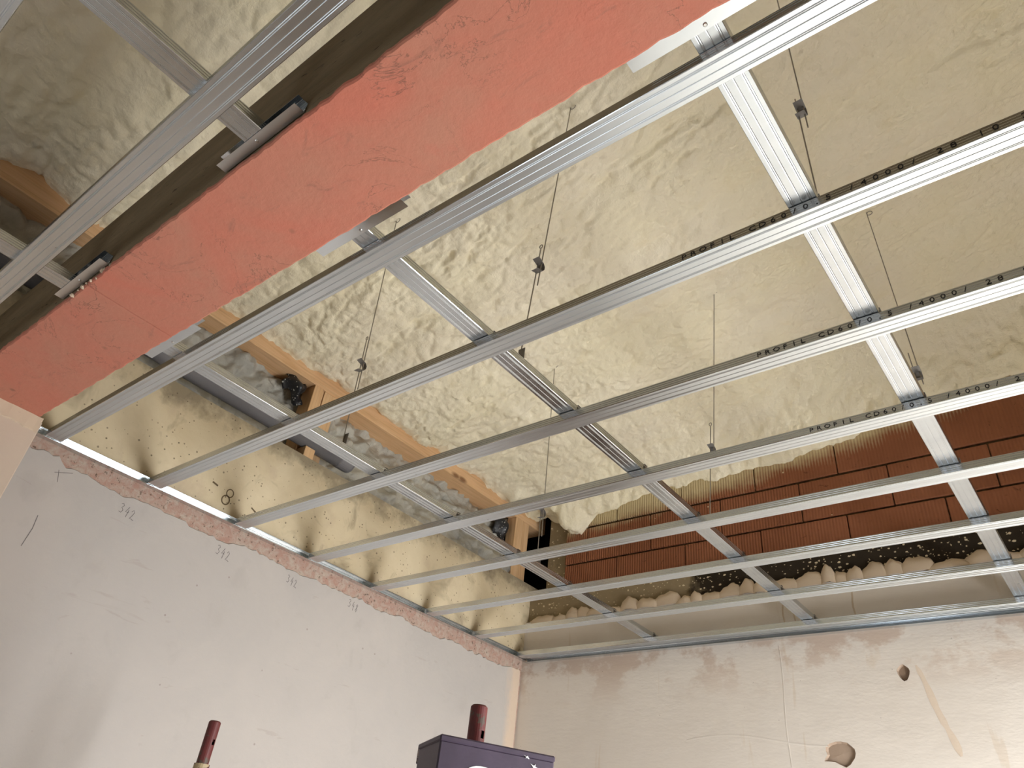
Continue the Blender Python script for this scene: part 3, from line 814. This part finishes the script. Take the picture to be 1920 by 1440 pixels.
# edge channels along the walls
def section_ud(dep, h=0.029):
    return [(dep, 0.0), (0.012, 0.0), (0.001, 0.0), (0, 0.001), (0, 0.009), (0.0006, 0.011), (0.0006, 0.016), (0, 0.018), (0, h - 0.001), (0.001, h), (0.010, h), (0.011, h - 0.0012), (0.013, h - 0.0012), (0.014, h), (dep, h)]
ud = section_ud(0.033)
rev = [(x, z) for x, z in ud]
me = extrude(rev[::-1], [0] * len(rev), 0.0007, WY - 0.658, 'y', 'edge_channel', [MAT['galv']])
o = link_mesh('edge_channel', me, None, (WX - 0.0005, 0.655, -0.0025)); tag(o, 'shiny edge channel screwed along the left wall under the concrete', 'metal channel', 'edge channels')
me = extrude([(-x, z) for x, z in rev], [0] * len(rev), 0.0007, RX - WX - 0.06, 'x', 'edge_channel', [MAT['galv']])
o = link_mesh('edge_channel', me, None, (WX + 0.035, WY + 0.0005, -0.018)); tag(o, 'dull edge channel running along the back wall', 'metal channel', 'edge channels')
me = extrude(rev[::-1], [0] * len(rev), 0.0007, 1.9, 'y', 'edge_channel', [MAT['galv']])
o = link_mesh('edge_channel', me, None, (WX - 0.0005, -1.72, -0.0025)); tag(o, 'edge channel on the left wall before the red beam', 'metal channel', 'edge channels')

# channel brackets on both beam faces, with a screw each
def bracket(x0, x1, far, label):
    dep = 0.040 if far else 0.0255
    pth = section_ud(dep, 0.030)
    pth = pth[::-1] if far else [(-x, z) for x, z in pth]
    # section is laid out across y
    me = extrude(pth if not far else [(x, z) for x, z in pth[::-1]], [1] * len(pth), 0.0008, x1 - x0, 'x', 'channel_bracket', GM)
    y = BEAM_Y1 - 0.001 if far else BEAM_Y0 + 0.001
    if far:
        pass
    o = link_mesh('channel_bracket', me, None, (x0, y, 0.0262))
    tag(o, label, 'metal bracket', 'brackets on the beam')
    q = MB(); q.tube([(0, 0, -0.0028), (0, 0, -0.0015), (0, 0, 0.004)], [0.0028, 0.0042, 0.003], 10)
    s = q.build('screw', MAT['screw'], o, ((x1 - x0) / 2 + (0.0 if far else -0.005), (0.030 if far else -0.013), 0.0))
    return o
bracket(-1.272, -0.993, False, 'knurled bracket on the near beam face under the middle cross profile')
bracket(-2.085, -1.815, False, 'bracket on the near beam face at the left, beside the soffit crack')
bracket(-2.115, -1.835, True, 'bracket on the far beam face above the pipe, at the left')
bracket(-1.285, -0.985, True, 'bracket on the far beam face holding the middle cross profile')
bracket(-0.400, -0.105, True, 'white gleaming bracket on the far beam face at the top, right')

# connector clips where cross profiles lie on the long ones
q = MB()
q.box(0.0605, 0.0617, 0.018, 0.042, -0.012, 0.021)
q.box(0.0617, 0.072, 0.020, 0.040, -0.003, -0.0018)
q.box(0.0705, 0.0718, 0.020, 0.040, -0.0018, 0.007)
q.box(0.030, 0.0617, 0.020, 0.040, 0.0272, 0.0284)
q.box(0.0035, 0.030, 0.024, 0.036, 0.0272, 0.0284)
clip0 = None
CN = ['left', 'middle', 'right']
for ci, x in enumerate(CROSS_X):
    for li, y in enumerate(LONG_Y):
        if clip0 is None:
            o = q.build('profile_connector', MAT['steel_dark']); clip0 = o.data
        else: o = link_mesh('profile_connector', clip0)
        o.location = (x, y, CZ)
        tag(o, f'dark connector clip where the {CN[ci]} cross profile meets the {ORD[li] if li < 7 else "last"} long profile past the beam', 'connector', 'connector clips at the crossings')

# ------------------------------------------------------------------ wire hangers
def hanger(top, foot, zc, label, ends=(0.09, 0.07), loop=True):
    top = Vector(top); foot = Vector(foot)
    h = empty('wire_hanger', foot); d = (top - foot); L = d.length
    tag(h, label, 'hanger', 'wire hangers')
    at = lambda z: foot + d * ((z - foot.z) / d.z) - foot
    off = Vector((0.008, 0.0, 0))
    b = MB(); b.tube([at(zc - ends[1]) + off, at(top.z + 0.03) + off], 0.0021, 6); b.build('upper_rod', MAT['wire'], h)
    b = MB(); b.tube([at(foot.z + 0.03) - off, at(zc + ends[0]) - off], 0.0021, 6)
    e = at(zc + ends[0]) - off
    if loop: b.tube([e + Vector((0.006 * math.sin(a), 0, 0.008 - 0.008 * math.cos(a))) for a in [i * math.pi / 4 for i in range(8)]], 0.0019, 6)
    b.build('lower_rod', MAT['wire'], h)
    # spring clip: bent leaf with two flaring tongues
    c = at(zc); q = MB()
    def leaf(p, w): 
        v = [];
        for (yy, zz) in p: v += [(c.x - w, c.y + yy, c.z + zz), (c.x + w, c.y + yy, c.z + zz)]
        n = len(p); q.add(v + [(a, bb + 0.0016, cc + 0.0008) for a, bb, cc in v], [(2 * i, 2 * i + 1, 2 * i + 3, 2 * i + 2) for i in range(n - 1)] + [(2 * n + 2 * i, 2 * n + 2 * i + 2, 2 * n + 2 * i + 3, 2 * n + 2 * i + 1) for i in range(n - 1)] +
              [(2 * i, 2 * i + 2, 2 * n + 2 * i + 2, 2 * n + 2 * i) for i in range(n - 1)] + [(2 * i + 1, 2 * n + 2 * i + 1, 2 * n + 2 * i + 3, 2 * i + 3) for i in range(n - 1)])
    leaf([(-0.022, 0.026), (0.006, 0.017), (0.013, 0.006), (0.013, -0.006), (0.006, -0.017), (-0.022, -0.026)], 0.013)
    q.build('spring_clip', MAT['steel_dark'], h)
    # strap hooked into the cross profile
    q = MB()
    z0 = CZ + 0.004 - foot.z
    q.box(-0.012, 0.012, -0.0008, 0.0008, z0 + 0.004, 0.085)
    q.box(-0.024, 0.024, -0.010, 0.010, z0, z0 + 0.0045)
    q.build('strap', MAT['steel_dark'], h)
    # eye screwed into the roof
    q = MB(); tp = at(top.z) + off
    q.tube([tp + Vector((0.012 * math.cos(a) + 0.012, 0, -0.012 * math.sin(a))) for a in [i * 2 * math.pi / 10 for i in range(11)]], 0.0018, 6)
    q.build('eye', MAT['wire'], h)
    return h
FZT = CZ + 0.0
hanger((-2.055, 1.345, 1.245), (-2.028, 1.378, FZT), 0.420, 'wire hanger with clip above the left cross profile, beside the timber', (0.14, 0.11))
hanger((-1.143, 1.403, 1.435), (-1.150, 1.302, FZT), 0.478, 'wire hanger with clip over the middle cross profile between first two long profiles', (0.10, 0.09))
hanger((-0.290, 1.372, 1.640), (-0.256, 1.340, FZT), 0.640, 'wire hanger with clip at upper right above the right cross profile', (0.07, 0.08), False)
hanger((-2.055, 2.612, 1.245), (-2.030, 2.598, FZT), 0.325, 'long thin wire hanger in front of the foam and the far timber post', (0.03, 0.12))
hanger((-1.132, 2.715, 1.450), (-1.150, 2.575, FZT), 0.445, 'wire hanger with looped end in front of the foam, before the bricks', (0.14, 0.03))
hanger((-0.361, 2.754, 1.612), (-0.256, 2.330, FZT), 0.425, 'slanting wire hanger with clip beside the right cross profile near the brick edge', (0.13, 0.05), False)

# ------------------------------------------------------------------ timber wall plate, posts, pipe, membrane scrap
b = MB(); b.bevbox(TIMB_X - 0.177, TIMB_X, -1.74, 3.95, TIMB_Z, TIMB_Z + 0.17, 0.003)
tag(b.build('wall_plate', MAT['timber']), 'long brown timber wall plate along the foam edge', 'timber beam')
b = MB(); b.bevbox(-3.16, TIMB_X + 0.002, 1.792, 1.856, RING, TIMB_Z, 0.002)
p1 = b.build('timber_post', MAT['post']); tag(p1, 'timber post behind the pipe, below the black scrap', 'post', 'timber posts')
b = MB(); b.bevbox(-3.14, TIMB_X - 0.004, 1.865, 1.955, RING, TIMB_Z, 0.002); b.build('cleat', MAT['post'], p1)
b = MB(); b.bevbox(-3.13, TIMB_X + 0.002, 3.610, 3.690, RING, TIMB_Z, 0.002)
p2 = b.build('timber_post', MAT['post']); tag(p2, 'timber post at the dark corner beside the bricks', 'post', 'timber posts')
b = MB(); b.bevbox(-3.12, TIMB_X - 0.003, 3.697, 3.765, RING, TIMB_Z, 0.002); b.build('cleat', MAT['post'], p2)

pipe = empty('drain_pipe', (-2.996, 1.0, RING)); tag(pipe, 'grey plastic pipe lying on the ring beam behind the left cross profile', 'pipe')
b = MB(); b.tube([(-2.996, -1.7, 0.602), (-2.996, 2.05, 0.602)], 0.050, 28); local(b.build('pipe_run', MAT['pipe'], smooth=True), pipe)
b = MB(); b.tube([(-2.996, 2.020, 0.602), (-2.996, 2.026, 0.602), (-2.996, 2.100, 0.602), (-2.996, 2.112, 0.602), (-2.996, 2.118, 0.602)], [0.0505, 0.0535, 0.0535, 0.049, 0.040], 28)
local(b.build('pipe_coupling', MAT['pipe'], smooth=False), pipe)
for y in (1.80, 0.20):
    b = MB(); b.box(-3.045, -2.972, y, y + 0.06, RING, 0.5515); local(b.build('wood_packer', MAT['post']), pipe)

n, m = 16, 12; P = np.zeros((n, m, 3))
for i in range(n):
    for j in range(m):
        u, w = i / (n - 1), j / (m - 1)
        P[i, j] = (-3.115 + 0.075 * math.sin(math.pi * u) * math.sin(math.pi * w) + 0.012 * math.sin(9 * u + 5 * w), 1.640 + 0.130 * u + 0.012 * math.sin(8 * w), 0.955 - 0.085 * w - 0.05 * u * w + 0.018 * math.sin(7 * u))
o = grid_mesh('membrane_scrap', P, MAT['bitumen']); tag(o, 'crumpled black membrane scrap on the timber wall plate', 'membrane')
o.modifiers.new('thickness', 'SOLIDIFY').thickness = 0.004
n, m = 12, 10; P = np.zeros((n, m, 3))
for i in range(n):
    for j in range(m):
        u, w = i / (n - 1), j / (m - 1)
        P[i, j] = (-3.12 + 0.06 * math.sin(math.pi * u) * math.sin(math.pi * w) + 0.01 * math.sin(8 * u + 4 * w), 3.46 + 0.13 * u, 0.955 - 0.17 * w + 0.012 * math.sin(6 * u))
o = grid_mesh('membrane_scrap', P, MAT['bitumen']); tag(o, 'black membrane scrap beside the timber post at the dark corner', 'membrane')
o.modifiers.new('thickness', 'SOLIDIFY').thickness = 0.004

# ------------------------------------------------------------------ scaffold with its two visible spigots, box on its deck
scf = empty('scaffold_frame', (-1.78, 1.38, FZ)); tag(scf, 'scaffold frame with two rusty red tube ends at the bottom', 'scaffold')
def tube_post(x, y, zt, sp, sleeve_drop):
    # post tube with a spigot that has a pin hole
    q = MB(); q.tube([(x, y, FZ), (x, y, zt - sleeve_drop)], 0.024, 20); post = q.build('post', MAT['sleeve'], smooth=False); local(post, scf)
    q = MB(); n = 24; zs = [zt - sleeve_drop - 0.05, zt - 0.07, zt - 0.054, zt - 0.004, zt, zt - 0.003, zt - 0.06]
    rs = [sp, sp, sp, sp, sp - 0.004, sp - 0.006, sp - 0.006]
    v = [(x + r * math.cos(2 * math.pi * k / n), y + r * math.sin(2 * math.pi * k / n), z) for z, r in zip(zs, rs) for k in range(n)]
    f = []
    hole = int(round(((math.atan2(-y, -x) + 0.55) % (2 * math.pi)) / (2 * math.pi) * n)) % n
    for i in range(len(zs) - 1):
        for k in range(n):
            if i == 1 and k in (hole, (hole + 1) % n): continue
            f.append((i * n + k, i * n + (k + 1) % n, (i + 1) * n + (k + 1) % n, (i + 1) * n + k))
    q.add(v, f)
    # black inner tube painted in for the shade behind the hole
    q.tube([(x, y, zt - 0.12), (x, y, zt - 0.01)], sp - 0.008, 16, 1)
    q.build('spigot', [MAT['pole'], MAT['void']], post, smooth=False)
tube_post(-2.362, 1.411, -0.862, 0.0190, 0.125)
tube_post(-1.190, 1.352, -0.879, 0.0195, 0.26)
for z, xe, ye in ((-1.36, -0.78, 1.331), (-2.3, -1.190, 1.352)):
    b = MB(); b.tube([(-2.362, 1.411, z), (xe, ye, z)], 0.021, 16); local(b.build('crossbar', MAT['sleeve']), scf)
scf2 = empty('scaffold_frame', (-1.75, 0.33, FZ)); tag(scf2, 'nearer scaffold frame below the picture edge', 'scaffold')
for x, y in ((-2.33, 0.35), (-1.16, 0.30)):
    b = MB(); b.tube([(x, y, FZ), (x, y, -1.345)], 0.024, 16); local(b.build('post', MAT['sleeve']), scf2)
b = MB(); b.tube([(-2.33, 0.35, -1.36), (-0.78, 0.285, -1.36)], 0.021, 16); local(b.build('crossbar', MAT['sleeve']), scf2)
pl = ['first', 'second', 'third', 'fourth', 'fifth']
for k in range(5):
    xr = ((-1.155, -0.90), (-1.485, -1.225), (-1.755, -1.495), (-2.025, -1.765), (-2.295, -2.035))[k]
    q = MB(); q.bevbox(xr[0], xr[1], 0.15, 1.50, -1.338, -1.293, 0.004)
    tag(q.build('deck_plank', MAT['plank']), pl[k] + ' scaffold plank from the right, below the picture edge', 'plank', 'scaffold planks')

# purple box with a rim, top corner A, long edge along u, short edge along w
A = Vector((-1.064, 1.109, -0.990)); u = Vector((0.109, 0.222, 0)); w = Vector((-0.141, 0.084, 0))
box = empty('purple_box', (A.x, A.y, -1.293)); tag(box, 'scuffed dark purple box with a white oval, in front of the tube end', 'box')
un, wn = u.normalized(), w.normalized()
def oriented(name, mat, a0, a1, w0, w1, z0, z1, bev=0.003):
    q = MB(); q.bevbox(a0, a1, w0, w1, z0, z1, bev)
    vv = [(un * p[0] + wn * p[1] + Vector((0, 0, p[2]))) for p in q.v]
    return mesh_obj(name, [(p.x, p.y, p.z + 0.303) for p in vv], q.f, mat, box)
LU, LW = u.length, w.length
oriented('box_body', MAT['purple'], 0.000, LU, 0.0, LW - 0.010, -0.303, -0.010)
oriented('lid', MAT['purple'], -0.001, LU + 0.002, -0.001, LW - 0.002, -0.012, 0.0)
oriented('lid_rim', MAT['purple_chip'], 0.000, LU - 0.002, LW - 0.010, LW, -0.038, 0.0, 0.002)
for k, (a0, z0, ln) in enumerate(((LU - 0.062, -0.012, 0.010), (LU - 0.044, -0.026, 0.014), (LU - 0.036, -0.036, 0.012), (LU - 0.024, -0.040, 0.016), (LU - 0.014, -0.046, 0.012), (LU - 0.006, -0.052, 0.006))):
    pts = []
    for i in range(9):
        a = 2 * math.pi * i / 9; r = ln * (0.5 + 0.35 * math.sin(5 * a + k))
        p = un * (a0 + r * math.cos(a)) - wn * 0.0016
        pts.append((p.x, p.y, 0.303 + z0 + 0.45 * r * math.sin(a) - 0.25 * r * math.cos(a)))
    mesh_obj('paint_chip', pts + [(p[0] + wn.x * 0.0008, p[1] + wn.y * 0.0008, p[2]) for p in pts], [tuple(range(9))] + [(i, 9 + i, 9 + (i + 1) % 9, (i + 1) % 9) for i in range(9)], MAT['white'], box)
v = []; n = 40; f = []
for i in range(n + 1):
    a = 2 * math.pi * i / n
    for r, t in ((1.0, 0.0012), (0.72 + 0.10 * math.sin(a * 0.5), 0.0012)):
        p = un * (0.118 + 0.066 * r * math.cos(a)) - wn * t
        v.append((p.x, p.y, 0.303 - 0.092 + 0.045 * r * math.sin(a) - 0.02 * math.cos(a)))
for i in range(n): f.append((2 * i, 2 * i + 2, 2 * i + 3, 2 * i + 1))
mesh_obj('white_oval', v, f, MAT['white'], box)  # flat white oval ring on the front face
